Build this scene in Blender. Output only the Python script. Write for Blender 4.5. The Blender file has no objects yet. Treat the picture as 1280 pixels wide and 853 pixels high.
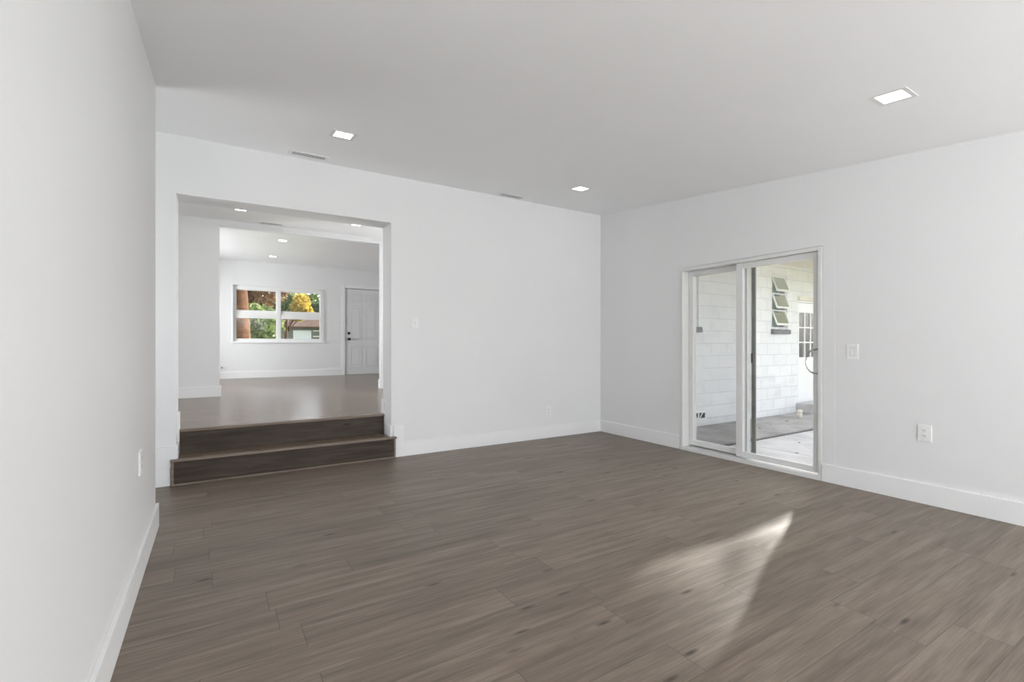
import bpy, bmesh, math, random
from mathutils import Vector, Matrix
random.seed(7)
S = bpy.context.scene
COL = S.collection
R = math.radians

# ------------------------------------------------------------------ camera
cam_d = bpy.data.cameras.new('camera')
cam_d.sensor_width = 36.0
cam_d.lens = 596.0 / 1280.0 * 36.0
cam_d.shift_y = 4.5 / 1280.0
cam_d.clip_start = 0.02
cam_d.clip_end = 500
cam = bpy.data.objects.new('camera', cam_d)
COL.objects.link(cam)
cam.location = (0, 0, 1.2)
cam.rotation_euler = (R(90), 0, -math.atan2(370, 596))
S.camera = cam

# ------------------------------------------------------------------ exposure, sky, sun, added fill lights
S.view_settings.view_transform = 'Standard'
S.view_settings.look = 'None'
S.view_settings.exposure = 0.23
S.view_settings.gamma = 1.0
S.view_settings.use_curve_mapping = False
LAMP = 5.0          # recessed lamps
REAR_FILL = 240.0      # fill from the area light added behind the camera
SUN = 10.0
SKY = 0.48
SUN_DIR = Vector((-0.94, -0.342, -0.577)).normalized()

w = bpy.data.worlds.new('world'); S.world = w
w.use_nodes = True
nt = w.node_tree; nt.nodes.clear()
sky = nt.nodes.new('ShaderNodeTexSky'); sky.sky_type = 'NISHITA'
sky.sun_disc = False; sky.sun_elevation = R(30)
sky.sun_rotation = math.atan2(0.94, 0.342)
sky.air_density = 1.0; sky.dust_density = 2.5
hs = nt.nodes.new('ShaderNodeHueSaturation'); hs.inputs['Saturation'].default_value = 0.35
bg = nt.nodes.new('ShaderNodeBackground'); bg.inputs[1].default_value = SKY
wo = nt.nodes.new('ShaderNodeOutputWorld')
nt.links.new(sky.outputs[0], hs.inputs['Color'])
nt.links.new(hs.outputs[0], bg.inputs[0]); nt.links.new(bg.outputs[0], wo.inputs[0])

def light(name, kind, loc, direction, energy, color=(1, 1, 1), **kw):
    d = bpy.data.lights.new(name, kind); d.energy = energy; d.color = color
    for k, v in kw.items(): setattr(d, k, v)
    o = bpy.data.objects.new(name, d); COL.objects.link(o); o.location = loc
    o.rotation_euler = Vector(direction).to_track_quat('-Z', 'Y').to_euler()
    return o
light('sun', 'SUN', (12, 8, 12), SUN_DIR, SUN, (1.0, 0.95, 0.88), angle=R(1.2))
light('added_fill_light', 'AREA', (2.1, -3.85, 1.0), (0, 1, 1.5), REAR_FILL, (0.955, 0.979, 1.0), shape='RECTANGLE', size=3.0, size_y=1.4)  # area lights added to brighten ceiling and walls, set outside unseen windows
light('added_fill_light', 'AREA', (4.84, -2.35, 0.95), (-1, 1.6, 1.9), 95.0, (0.955, 0.979, 1.0), shape='RECTANGLE', size=1.3, size_y=1.8)
light('added_fill_light', 'AREA', (-0.62, -2.0, 0.95), (1, 1.5, 2.2), 60.0, (0.955, 0.979, 1.0), shape='RECTANGLE', size=1.3, size_y=1.8)
light('added_fill_light', 'AREA', (-1.9, 4.4, 1.1), (1, -0.9, 1.2), 26.0, (0.955, 0.979, 1.0), shape='RECTANGLE', size=1.3, size_y=0.7)
light('added_fill_light', 'AREA', (4.62, 6.7, 1.5), (-1, 0, 0.6), 85.0, (0.955, 0.979, 1.0), shape='RECTANGLE', size=1.2, size_y=1.6)
light('added_fill_light', 'AREA', (-2.42, 10.4, 1.55), (1, 0, 0.12), 235.0, (0.955, 0.979, 1.0), shape='RECTANGLE', size=1.2, size_y=1.6)
light('added_fill_light', 'AREA', (-2.42, 5.62, 1.6), (1, 0, 0.2), 75.0, (0.955, 0.979, 1.0), shape='RECTANGLE', size=1.2, size_y=0.4)

# ------------------------------------------------------------------ materials
def new_mat(name):
    m = bpy.data.materials.new(name); m.use_nodes = True
    n = m.node_tree; n.nodes.clear()
    o = n.nodes.new('ShaderNodeOutputMaterial'); b = n.nodes.new('ShaderNodeBsdfPrincipled')
    n.links.new(b.outputs[0], o.inputs[0])
    return m, n, b
def nd(n, t, **kw):
    x = n.nodes.new(t)
    for k, v in kw.items(): setattr(x, k, v)
    return x
def mth(n, op, a, b=None, clamp=False):
    x = n.nodes.new('ShaderNodeMath'); x.operation = op; x.use_clamp = clamp
    for i, v in enumerate((a, b)):
        if v is None: continue
        if isinstance(v, (int, float)): x.inputs[i].default_value = v
        else: n.links.new(v, x.inputs[i])
    return x.outputs[0]
def noise(n, vec, scale, detail=3, rough=0.5):
    x = n.nodes.new('ShaderNodeTexNoise'); x.inputs['Scale'].default_value = scale
    x.inputs['Detail'].default_value = detail; x.inputs['Roughness'].default_value = rough
    n.links.new(vec, x.inputs['Vector']); return x.outputs['Fac']
def scaled(n, vec, s):
    x = n.nodes.new('ShaderNodeMapping'); x.inputs['Scale'].default_value = s
    n.links.new(vec, x.inputs['Vector']); return x.outputs[0]
def ramp(n, fac, stops):
    x = n.nodes.new('ShaderNodeValToRGB')
    e = x.color_ramp.elements
    while len(e) < len(stops): e.new(0.5)
    for el, (p, c) in zip(e, stops): el.position = p; el.color = (*c, 1)
    n.links.new(fac, x.inputs[0]); return x.outputs[0]
def mixc(n, fac, a, b, mode='MIX'):
    x = n.nodes.new('ShaderNodeMix'); x.data_type = 'RGBA'; x.blend_type = mode
    for idx, v in ((0, fac), (6, a), (7, b)):
        if isinstance(v, (int, float)): x.inputs[idx].default_value = v
        elif isinstance(v, tuple): x.inputs[idx].default_value = (*v, 1)
        else: n.links.new(v, x.inputs[idx])
    return x.outputs[2]
def bump(n, b, h, strength, dist):
    x = n.nodes.new('ShaderNodeBump'); x.inputs['Strength'].default_value = strength
    x.inputs['Distance'].default_value = dist
    n.links.new(h, x.inputs['Height']); n.links.new(x.outputs[0], b.inputs['Normal'])

def paint(name, c, rough=0.55, var=0.02, scale=6, bmp=0.0, spec=0.3, metal=0.0):
    m, n, b = new_mat(name)
    tc = nd(n, 'ShaderNodeTexCoord').outputs['Object']
    f = noise(n, tc, scale, 4)
    lo = tuple(max(0, x * (1 - var)) for x in c); hi = tuple(min(1, x * (1 + var)) for x in c)
    n.links.new(ramp(n, f, [(0.3, lo), (0.7, hi)]), b.inputs['Base Color'])
    b.inputs['Roughness'].default_value = rough
    b.inputs['Specular IOR Level'].default_value = spec
    b.inputs['Metallic'].default_value = metal
    if bmp: bump(n, b, noise(n, tc, 180, 2), bmp, 0.002)
    return m

def wood_floor(name, dark, mid, pale, row=0.185, length=1.22, rough=0.42, zsel='Y', knots=1.0, spec=0.5):
    """vinyl planks running along X: random end joints, stretched grain, knots"""
    m, n, b = new_mat(name)
    tc = nd(n, 'ShaderNodeTexCoord').outputs['Object']
    sep = nd(n, 'ShaderNodeSeparateXYZ'); n.links.new(tc, sep.inputs[0])
    x, y = sep.outputs['X'], sep.outputs[zsel]
    v = mth(n, 'DIVIDE', y, row); rowi = mth(n, 'FLOOR', v); fv = mth(n, 'FRACT', v)
    wn = nd(n, 'ShaderNodeTexWhiteNoise', noise_dimensions='1D'); n.links.new(rowi, wn.inputs['W'])
    u = mth(n, 'ADD', mth(n, 'DIVIDE', x, length), mth(n, 'MULTIPLY', wn.outputs['Value'], 7.3))
    coli = mth(n, 'FLOOR', u); fu = mth(n, 'FRACT', u)
    cmb = nd(n, 'ShaderNodeCombineXYZ'); n.links.new(rowi, cmb.inputs[0]); n.links.new(coli, cmb.inputs[1])
    wp = nd(n, 'ShaderNodeTexWhiteNoise', noise_dimensions='3D'); n.links.new(cmb.outputs[0], wp.inputs['Vector'])
    plank = wp.outputs['Value']
    # grain coordinates shifted per plank
    shift = nd(n, 'ShaderNodeVectorMath', operation='SCALE'); n.links.new(wp.outputs['Color'], shift.inputs[0]); shift.inputs['Scale'].default_value = 9.0
    gv = nd(n, 'ShaderNodeVectorMath', operation='ADD'); n.links.new(tc, gv.inputs[0]); n.links.new(shift.outputs[0], gv.inputs[1])
    sc = (1.1, 13, 1.0) if zsel == 'Y' else (1.1, 1.0, 13)
    sf = (3.0, 90, 1.0) if zsel == 'Y' else (3.0, 1.0, 90)
    sk = (1.6, 6.5, 1.0) if zsel == 'Y' else (1.6, 1.0, 6.5)
    g1 = noise(n, scaled(n, gv.outputs[0], sc), 1.6, 6, 0.6)
    g2 = noise(n, scaled(n, gv.outputs[0], sf), 1.5, 3, 0.6)
    g = mth(n, 'ADD', mth(n, 'MULTIPLY', g1, 0.60), mth(n, 'MULTIPLY', g2, 0.40))
    col = ramp(n, g, [(0.32, dark), (0.5, mid), (0.68, pale)])
    tone = mth(n, 'ADD', 0.90, mth(n, 'MULTIPLY', plank, 0.20))
    tn = nd(n, 'ShaderNodeCombineColor')
    for i in range(3): n.links.new(tone, tn.inputs[i])
    col = mixc(n, 1.0, col, tn.outputs[0], 'MULTIPLY')
    vo = nd(n, 'ShaderNodeTexVoronoi'); vo.inputs['Scale'].default_value = 1.6
    n.links.new(scaled(n, gv.outputs[0], sk), vo.inputs['Vector'])
    kn = mth(n, 'SUBTRACT', 1.0, mth(n, 'DIVIDE', vo.outputs['Distance'], 0.15), True)
    vs = nd(n, 'ShaderNodeSeparateColor'); n.links.new(vo.outputs['Color'], vs.inputs[0])
    kn = mth(n, 'MULTIPLY', mth(n, 'MULTIPLY', kn, mth(n, 'GREATER_THAN', vs.outputs[0], 0.5)), 1.3 * knots, True)
    col = mixc(n, kn, col, tuple(c * 0.28 for c in dark))
    eu = mth(n, 'LESS_THAN', mth(n, 'MINIMUM', fu, mth(n, 'SUBTRACT', 1.0, fu)), 0.0013)
    ev = mth(n, 'LESS_THAN', mth(n, 'MINIMUM', fv, mth(n, 'SUBTRACT', 1.0, fv)), 0.0065)
    seam = mth(n, 'MAXIMUM', eu, ev)
    col = mixc(n, mth(n, 'MULTIPLY', seam, 0.55), col, tuple(c * 0.3 for c in dark))
    n.links.new(col, b.inputs['Base Color'])
    rr = mth(n, 'ADD', rough - 0.05, mth(n, 'MULTIPLY', g2, 0.12))
    n.links.new(rr, b.inputs['Roughness'])
    b.inputs['Specular IOR Level'].default_value = spec
    hgt = mth(n, 'SUBTRACT', mth(n, 'MULTIPLY', g2, 0.5), seam)
    bump(n, b, hgt, 0.22, 0.0015)
    return m

def block_wall(name):
    m, n, b = new_mat(name)
    tc = nd(n, 'ShaderNodeTexCoord').outputs['Object']
    sep = nd(n, 'ShaderNodeSeparateXYZ'); n.links.new(tc, sep.inputs[0])
    cmb = nd(n, 'ShaderNodeCombineXYZ'); n.links.new(sep.outputs['X'], cmb.inputs[0]); n.links.new(sep.outputs['Z'], cmb.inputs[1])
    br = nd(n, 'ShaderNodeTexBrick'); n.links.new(cmb.outputs[0], br.inputs['Vector'])
    br.inputs['Scale'].default_value = 1.0; br.inputs['Brick Width'].default_value = 0.406
    br.inputs['Row Height'].default_value = 0.203; br.inputs['Mortar Size'].default_value = 0.007
    br.inputs['Mortar Smooth'].default_value = 0.4
    br.inputs['Color1'].default_value = (0.86, 0.86, 0.86, 1); br.inputs['Color2'].default_value = (0.82, 0.82, 0.83, 1)
    br.inputs['Mortar'].default_value = (0.66, 0.66, 0.68, 1)
    st = ramp(n, noise(n, scaled(n, tc, (1.5, 1, 3)), 1.4, 5, 0.65), [(0.30, (0.80, 0.80, 0.82)), (0.5, (1, 1, 1))])
    n.links.new(mixc(n, 0.6, br.outputs['Color'], st, 'MULTIPLY'), b.inputs['Base Color'])
    b.inputs['Roughness'].default_value = 0.7
    bump(n, b, mth(n, 'SUBTRACT', noise(n, tc, 60, 3), mth(n, 'MULTIPLY', br.outputs['Fac'], 1.5)), 0.35, 0.004)
    return m

def mottled(name, stops, scale, rough=0.85, stretch=(1, 1, 1), bmp=0.2, detail=5):
    m, n, b = new_mat(name)
    tc = nd(n, 'ShaderNodeTexCoord').outputs['Object']
    f = noise(n, scaled(n, tc, stretch), scale, detail, 0.6)
    n.links.new(ramp(n, f, stops), b.inputs['Base Color'])
    b.inputs['Roughness'].default_value = rough
    b.inputs['Specular IOR Level'].default_value = 0.2
    if bmp: bump(n, b, f, bmp, 0.01)
    return m

def leafy(name, stops):
    m, n, b = new_mat(name)
    tc = nd(n, 'ShaderNodeTexCoord').outputs['Object']
    f = noise(n, tc, 2.2, 3)
    c = ramp(n, f, stops)
    n.links.new(c, b.inputs['Base Color']); b.inputs['Roughness'].default_value = 0.6
    tr = nd(n, 'ShaderNodeBsdfTranslucent'); n.links.new(c, tr.inputs[0])
    mx = nd(n, 'ShaderNodeMixShader'); mx.inputs[0].default_value = 0.45
    out = [x for x in n.nodes if x.type == 'OUTPUT_MATERIAL'][0]
    n.links.new(b.outputs[0], mx.inputs[1]); n.links.new(tr.outputs[0], mx.inputs[2]); n.links.new(mx.outputs[0], out.inputs[0])
    return m

def glass_mat(name, tint, refl=1.0, gcol=(1, 1, 1)):
    m = bpy.data.materials.new(name); m.use_nodes = True
    n = m.node_tree; n.nodes.clear()
    o = nd(n, 'ShaderNodeOutputMaterial'); t = nd(n, 'ShaderNodeBsdfTransparent'); g = nd(n, 'ShaderNodeBsdfGlossy')
    t.inputs[0].default_value = (*tint, 1); g.inputs['Roughness'].default_value = 0.0; g.inputs[0].default_value = (*gcol, 1)
    fr = nd(n, 'ShaderNodeFresnel'); fr.inputs['IOR'].default_value = 1.45
    mx = nd(n, 'ShaderNodeMixShader')
    n.links.new(mth(n, 'MULTIPLY', fr.outputs[0], refl), mx.inputs[0])
    n.links.new(t.outputs[0], mx.inputs[1]); n.links.new(g.outputs[0], mx.inputs[2]); n.links.new(mx.outputs[0], o.inputs[0])
    return m

def emit(name, c, s):
    m = bpy.data.materials.new(name); m.use_nodes = True
    n = m.node_tree; n.nodes.clear()
    o = nd(n, 'ShaderNodeOutputMaterial'); e = nd(n, 'ShaderNodeEmission')
    e.inputs[0].default_value = (*c, 1); e.inputs[1].default_value = s
    n.links.new(e.outputs[0], o.inputs[0]); return m

M = dict(
    wall=paint('wall_paint', (0.80, 0.80, 0.805), 0.5, 0.006, 2.0, 0.05),
    ceil=paint('ceiling_paint', (0.93, 0.93, 0.938), 0.6, 0.006, 2.0, 0.05),
    gloss_ceil=paint('satin_ceiling_paint', (0.88, 0.88, 0.885), 0.38, 0.01, 2.0, 0.05, 0.5),
    trim=paint('trim_paint', (0.86, 0.86, 0.865), 0.35, 0.005, 3, 0, 0.45),
    plastic=paint('white_plastic', (0.84, 0.84, 0.84), 0.3, 0.005, 3, 0, 0.5),
    door=paint('door_paint', (0.74, 0.74, 0.745), 0.4, 0.01, 3, 0, 0.4),
    vinyl=paint('white_vinyl', (0.86, 0.86, 0.85), 0.35, 0.01, 5, 0, 0.4),
    alu=paint('painted_aluminium', (0.76, 0.76, 0.75), 0.38, 0.02, 8, 0, 0.5),
    screen=paint('grey_screen_frame', (0.17, 0.17, 0.16), 0.5, 0.05, 10, 0, 0.3),
    black=paint('black_metal', (0.012, 0.012, 0.012), 0.35, 0.05, 10, 0, 0.5),
    dark=paint('gap_shade', (0.006, 0.006, 0.006), 0.9, 0.05, 10, 0, 0.0),  # black standing in for shade in slots, openings and gaps
    slot=paint('dark_slot', (0.05, 0.05, 0.05), 0.8, 0.05, 10),
    chrome=paint('chrome', (0.36, 0.36, 0.37), 0.16, 0.02, 10, 0, 0.5, 1.0),
    floor=wood_floor('plank_floor', (0.108, 0.081, 0.060), (0.190, 0.148, 0.115), (0.280, 0.228, 0.184)),
    upper=wood_floor('plank_floor_upper', (0.118, 0.080, 0.053), (0.192, 0.137, 0.096), (0.265, 0.200, 0.147), rough=0.24),
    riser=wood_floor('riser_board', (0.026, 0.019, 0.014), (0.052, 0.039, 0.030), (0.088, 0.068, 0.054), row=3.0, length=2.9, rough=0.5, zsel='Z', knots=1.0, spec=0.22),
    nosing=mottled('stair_nosing', [(0.3, (0.16, 0.125, 0.098)), (0.7, (0.27, 0.22, 0.18))], 3, 0.4, (1, 12, 12), 0.05),
    block=block_wall('painted_block'),
    eave=paint('eave_paint', (0.78, 0.73, 0.64), 0.6, 0.05, 2),
    concrete=mottled('concrete', [(0.30, (0.30, 0.29, 0.28)), (0.55, (0.44, 0.43, 0.42)), (0.75, (0.54, 0.53, 0.52))], 2.2),
    pale_concrete=mottled('pale_concrete', [(0.30, (0.46, 0.45, 0.45)), (0.55, (0.62, 0.61, 0.61)), (0.75, (0.70, 0.69, 0.69))], 2.2),
    sill=mottled('grey_sill', [(0.3, (0.16, 0.16, 0.17)), (0.7, (0.27, 0.27, 0.28))], 8),
    soil=mottled('soil', [(0.3, (0.05, 0.045, 0.035)), (0.7, (0.12, 0.10, 0.075))], 6),
    lawn=mottled('lawn', [(0.3, (0.06, 0.09, 0.03)), (0.5, (0.14, 0.16, 0.06)), (0.75, (0.30, 0.26, 0.14))], 0.8),
    bark=mottled('bark', [(0.3, (0.045, 0.018, 0.009)), (0.5, (0.11, 0.048, 0.022)), (0.72, (0.20, 0.10, 0.048))], 5, 0.9, (1, 1, 4), 0.6),
    leaf_green=leafy('leaf_green', [(0.3, (0.08, 0.12, 0.035)), (0.6, (0.22, 0.29, 0.10)), (0.8, (0.44, 0.45, 0.22))]),
    leaf_deep=leafy('leaf_deep', [(0.3, (0.05, 0.09, 0.04)), (0.6, (0.14, 0.20, 0.09)), (0.8, (0.30, 0.36, 0.24))]),
    leaf_yellow=leafy('leaf_yellow', [(0.3, (0.38, 0.28, 0.05)), (0.6, (0.66, 0.52, 0.11)), (0.8, (0.80, 0.70, 0.24))]),
    leaf_brown=leafy('leaf_brown', [(0.3, (0.16, 0.08, 0.04)), (0.6, (0.34, 0.20, 0.10)), (0.8, (0.50, 0.36, 0.18))]),
    siding=paint('house_siding', (0.17, 0.18, 0.155), 0.7, 0.06, 1),
    shingle=mottled('shingles', [(0.3, (0.075, 0.048, 0.036)), (0.7, (0.15, 0.098, 0.076))], 3, 0.9),
    garage=paint('garage_paint', (0.70, 0.74, 0.74), 0.5, 0.02, 1),
    glass=glass_mat('clear_glass', (0.97, 0.975, 0.975)),
    pane=glass_mat('window_glass', (0.86, 0.90, 0.88), 6.5, (0.90, 0.96, 0.98)),
    door_pane=glass_mat('door_glass', (0.62, 0.68, 0.74), 1.5),
    blind=mottled('dim_interior', [(0.35, (0.34, 0.38, 0.36)), (0.65, (0.62, 0.66, 0.62))], 3, 0.8),
    ring=paint('light_ring', (0.80, 0.795, 0.785), 0.8, 0.005, 3, 0, 0.1),
    lamp=emit('lamp_diffuser', (1.0, 0.955, 0.89), LAMP),
)

# ------------------------------------------------------------------ mesh helpers
class MB:
    def __init__(s): s.bm = bmesh.new()
    def _rot(s, vs, rot, c):
        if rot is not None:
            bmesh.ops.rotate(s.bm, verts=vs, cent=c, matrix=rot)
    def box(s, x0, x1, y0, y1, z0, z1, bev=0.0, rot=None, piv=None):
        r = bmesh.ops.create_cube(s.bm, size=1)
        vs = r['verts']
        c = Vector(((x0 + x1) / 2, (y0 + y1) / 2, (z0 + z1) / 2))
        bmesh.ops.scale(s.bm, verts=vs, vec=(abs(x1 - x0), abs(y1 - y0), abs(z1 - z0)))
        bmesh.ops.translate(s.bm, verts=vs, vec=c)
        if bev:
            es = list({e for v in vs for e in v.link_edges})
            g = bmesh.ops.bevel(s.bm, geom=es, offset=bev, segments=2, affect='EDGES', profile=0.5)
            vs = list({v for f in g['faces'] for v in f.verts} | {v for v in vs if v.is_valid})
        s._rot(vs, rot, piv if piv is not None else c)
        return s
    def hexa(s, pts):
        v = [s.bm.verts.new(p) for p in pts]
        for f in ((0, 3, 2, 1), (4, 5, 6, 7), (0, 1, 5, 4), (1, 2, 6, 5), (2, 3, 7, 6), (3, 0, 4, 7)):
            s.bm.faces.new([v[i] for i in f])
        return s
    def prism(s, poly, axis, a, b):
        def P(p, t):
            return {'X': (t, p[0], p[1]), 'Y': (p[0], t, p[1]), 'Z': (p[0], p[1], t)}[axis]
        va = [s.bm.verts.new(P(p, a)) for p in poly]; vb = [s.bm.verts.new(P(p, b)) for p in poly]
        n = len(poly)
        s.bm.faces.new(va); s.bm.faces.new(vb[::-1])
        for i in range(n): s.bm.faces.new((va[i], va[(i + 1) % n], vb[(i + 1) % n], vb[i]))
        return s
    def cyl(s, p0, p1, r, seg=20, r2=None):
        p0, p1 = Vector(p0), Vector(p1); d = p1 - p0
        mt = Matrix.Translation((p0 + p1) / 2) @ d.to_track_quat('Z', 'Y').to_matrix().to_4x4()
        bmesh.ops.create_cone(s.bm, cap_ends=True, segments=seg, radius1=r, radius2=r if r2 is None else r2, depth=d.length, matrix=mt)
        return s
    def tube(s, pts, r, seg=10):
        pts = [Vector(p) for p in pts]; rings = []
        up = Vector((0, 0, 1))
        for i, p in enumerate(pts):
            rr = r[i] if isinstance(r, (list, tuple)) else r
            d = (pts[min(i + 1, len(pts) - 1)] - pts[max(i - 1, 0)]).normalized()
            a = d.cross(up if abs(d.dot(up)) < 0.95 else Vector((1, 0, 0))).normalized(); b = d.cross(a)
            rings.append([s.bm.verts.new(p + (a * math.cos(t) + b * math.sin(t)) * rr) for t in [2 * math.pi * k / seg for k in range(seg)]])
        for A, B in zip(rings, rings[1:]):
            for k in range(seg): s.bm.faces.new((A[k], A[(k + 1) % seg], B[(k + 1) % seg], B[k]))
        s.bm.faces.new(rings[0][::-1]); s.bm.faces.new(rings[-1])
        return s
    def ball(s, c, r, sc=(1, 1, 1)):
        g = bmesh.ops.create_uvsphere(s.bm, u_segments=20, v_segments=12, radius=r)
        bmesh.ops.scale(s.bm, verts=g['verts'], vec=sc); bmesh.ops.translate(s.bm, verts=g['verts'], vec=c)
        return s
    def build(s, name, mat, parent=None, smooth=False):
        bmesh.ops.recalc_face_normals(s.bm, faces=s.bm.faces)
        me = bpy.data.meshes.new(name); s.bm.to_mesh(me); s.bm.free()
        me.materials.append(M[mat])
        if smooth:
            for p in me.polygons: p.use_smooth = True
        o = bpy.data.objects.new(name, me); COL.objects.link(o)
        if parent is not None:
            o.parent = parent
        return o
def tag(o, label, cat, group=None, kind=None):
    o['label'] = label; o['category'] = cat
    if group: o['group'] = group
    if kind: o['kind'] = kind
    return o
def empty(name, loc, label, cat, rot=(0, 0, 0), group=None, kind=None):
    o = bpy.data.objects.new(name, None); COL.objects.link(o); o.location = loc; o.rotation_euler = rot
    o.empty_display_size = 0.05
    return tag(o, label, cat, group, kind)
def struct(mb, name, mat, label, cat):
    return tag(mb.build(name, mat), label, cat, kind='structure')
def copy_tree(o, parent=None):
    c = o.copy(); COL.objects.link(c)
    if parent is not None: c.parent = parent
    for ch in list(o.children): copy_tree(ch, c)
    return c

# ------------------------------------------------------------------ room shell
XL, XR, YB, YR = -0.337, 4.54, 4.98, -3.6         # left face, right face, back face, rear face
YBB = 5.272                                       # far face of the thick back wall
ZU = 0.437                                        # upper floor
YP0, YP1, YF = 8.206, 8.33, 12.402                # partition and far wall
OX0, OX1, OZ = -0.291, 1.581, 2.496               # wide opening in the back wall
LEN, DY = 3.89, 0.0
def cz(y): return 2.5356 + 0.09224 * y            # sloped ceiling of the sunken room
SL = math.atan(0.09224)
def sbox(mb, x0, x1, y0, y1, z0, top=0.02):
    mb.hexa([(x0, y0, z0), (x1, y0, z0), (x1, y1, z0), (x0, y1, z0), (x0, y0, cz(y0) + top), (x1, y0, cz(y0) + top), (x1, y1, cz(y1) + top), (x0, y1, cz(y1) + top)])
    return mb

struct(MB().box(-1.7, XR + 0.02, YR - 0.1, YB + 0.0, -0.12, 0.0), 'floor', 'floor', 'dark grey brown plank floor of the sunken room', 'floor')
mb = MB().hexa([(-1.7, YR - 0.1, cz(YR - 0.1)), (XR + 0.35, YR - 0.1, cz(YR - 0.1)), (XR + 0.35, YB, cz(YB)), (-1.7, YB, cz(YB)),
                (-1.7, YR - 0.1, cz(YR - 0.1) + 0.15), (XR + 0.35, YR - 0.1, cz(YR - 0.1) + 0.15), (XR + 0.35, YB, cz(YB) + 0.15), (-1.7, YB, cz(YB) + 0.15)])
struct(mb, 'ceiling', 'ceil', 'smooth white sloping ceiling over the sunken room', 'ceiling')
LWY = (-3.0, -1.0); LWZ = (0.3, 2.05)
mb = sbox(sbox(MB(), XL - 0.115, XL, YR, LWY[0], 0), XL - 0.115, XL, LWY[1], LEN, 0)
sbox(mb, XL - 0.115, XL, *LWY, LWZ[1]); mb.box(XL - 0.115, XL, *LWY, 0, LWZ[0])
struct(mb, 'wall_left', 'wall', 'long white side wall ending short of the stairs', 'wall')
# slider opening in the right wall
SY0, SY1, SZ = 2.125, 3.635, 2.075
mb = MB()
RWY = (-3.3, -1.4); RWZ = (0.3, 2.05)
sbox(mb, XR, XR + 0.2, YR, RWY[0], -0.12); sbox(mb, XR, XR + 0.2, RWY[1], SY0, -0.12); sbox(mb, XR, XR + 0.2, *RWY, RWZ[1]); mb.box(XR, XR + 0.2, *RWY, -0.12, RWZ[0]); sbox(mb, XR, XR + 0.2, SY1, YB, -0.12); sbox(mb, XR, XR + 0.2, SY0, SY1, SZ)
mb.box(XR, XR + 0.2, SY0, SY1, -0.12, 0.02)
struct(mb, 'wall_right', 'wall', 'white wall holding the sliding glass door', 'wall')
mb = MB()
mb.box(-1.7, OX0, YB, YBB, 0, 3.12).box(OX1, XR + 0.2, YB, YBB, 0, 3.12).box(OX0, OX1, YB, YBB, OZ, 3.12)
struct(mb, 'wall_back', 'wall', 'white wall with the wide stepped opening to the upper room', 'wall')
mb = MB()
WX0, WX1, WZ0, WZ1 = 0.5, 3.7, 0.35, 2.05
for x0, x1, z0, z1 in ((-1.7, WX0, 0, 2.24), (WX1, XR + 0.2, 0, 2.24), (WX0, WX1, 0, WZ0), (WX0, WX1, WZ1, 2.24)):
    mb.box(x0, x1, YR - 0.12, YR, z0, z1)
struct(mb, 'wall_rear', 'wall', 'white wall behind the camera with an added wide window', 'wall')
SWY = (4.02, 4.78); SWZ = (0.35, 2.05)
mb = sbox(sbox(MB(), -1.8, -1.7, YR, SWY[0], 0), -1.8, -1.7, SWY[1], YB, 0)
sbox(mb, -1.8, -1.7, *SWY, SWZ[1]); mb.box(-1.8, -1.7, *SWY, 0, SWZ[0])
struct(mb, 'wall_side', 'wall', 'white wall closing the recess beyond the long side wall', 'wall')

# upper rooms
struct(MB().box(-2.2, 4.4, 5.20, YF, ZU - 0.06, ZU), 'floor_upper', 'upper', 'lighter brown plank floor of the raised rooms', 'floor')
mb = MB().box(-2.2, 4.4, YBB, YP0, 3.035, 3.16)
struct(mb, 'ceiling_middle', 'gloss_ceil', 'white ceiling of the raised room just past the opening', 'ceiling')
struct(MB().box(-2.2, 4.4, YP1, YF, 3.10, 3.2), 'ceiling_far', 'gloss_ceil', 'white ceiling of the far raised room', 'ceiling')
PX0, PX1 = 0.045, 2.43
mb = MB().box(-2.2, PX0, YP0, YP1, ZU, 3.2).box(PX1, 4.4, YP0, YP1, ZU, 3.2).box(PX0, PX1, YP0, YP1, 2.95, 3.2)
struct(mb, 'wall_partition', 'wall', 'white partition with a shallow header between the raised rooms', 'wall')
mb = MB()
WW = ((9.5, 11.3), (5.38, 5.88)); WWZ = (1.05, 2.35)
for y0, y1 in ((YBB, 5.38), (5.88, 9.5), (11.3, YF)): mb.box(-2.3, -2.2, y0, y1, ZU, 3.2)
for y0, y1 in WW: mb.box(-2.3, -2.2, y0, y1, ZU, WWZ[0]).box(-2.3, -2.2, y0, y1, WWZ[1], 3.2)
struct(mb, 'wall_upper_west', 'wall', 'white side wall of the raised rooms with two added windows, out of view', 'wall')
EWY = (5.8, 7.6)
mb = MB().box(4.4, 4.5, YBB, EWY[0], ZU, 3.2).box(4.4, 4.5, EWY[1], YF, ZU, 3.2).box(4.4, 4.5, *EWY, ZU, WWZ[0]).box(4.4, 4.5, *EWY, WWZ[1], 3.2)
struct(mb, 'wall_upper_east', 'wall', 'white side wall of the raised rooms beside the entrance door', 'wall')
FX0, FX1, FZ0, FZ1 = 0.325, 2.265, 1.265, 2.545     # far window opening
DX0, DX1, DZ1 = 2.751, 3.67, 2.625                # far door
mb = MB()
for x0, x1, z0, z1 in ((-2.3, FX0, -0.2, 3.2), (FX1, DX0, -0.2, 3.2), (DX1, 4.5, -0.2, 3.2), (FX0, FX1, -0.2, FZ0), (FX0, FX1, FZ1, 3.2), (DX0, DX1, DZ1, 3.2), (DX0, DX1, -0.2, ZU)):
    mb.box(x0, x1, YF, YF + 0.18, z0, z1)
struct(mb, 'wall_far', 'wall', 'white end wall of the raised room with the window and entrance door', 'wall')

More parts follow.
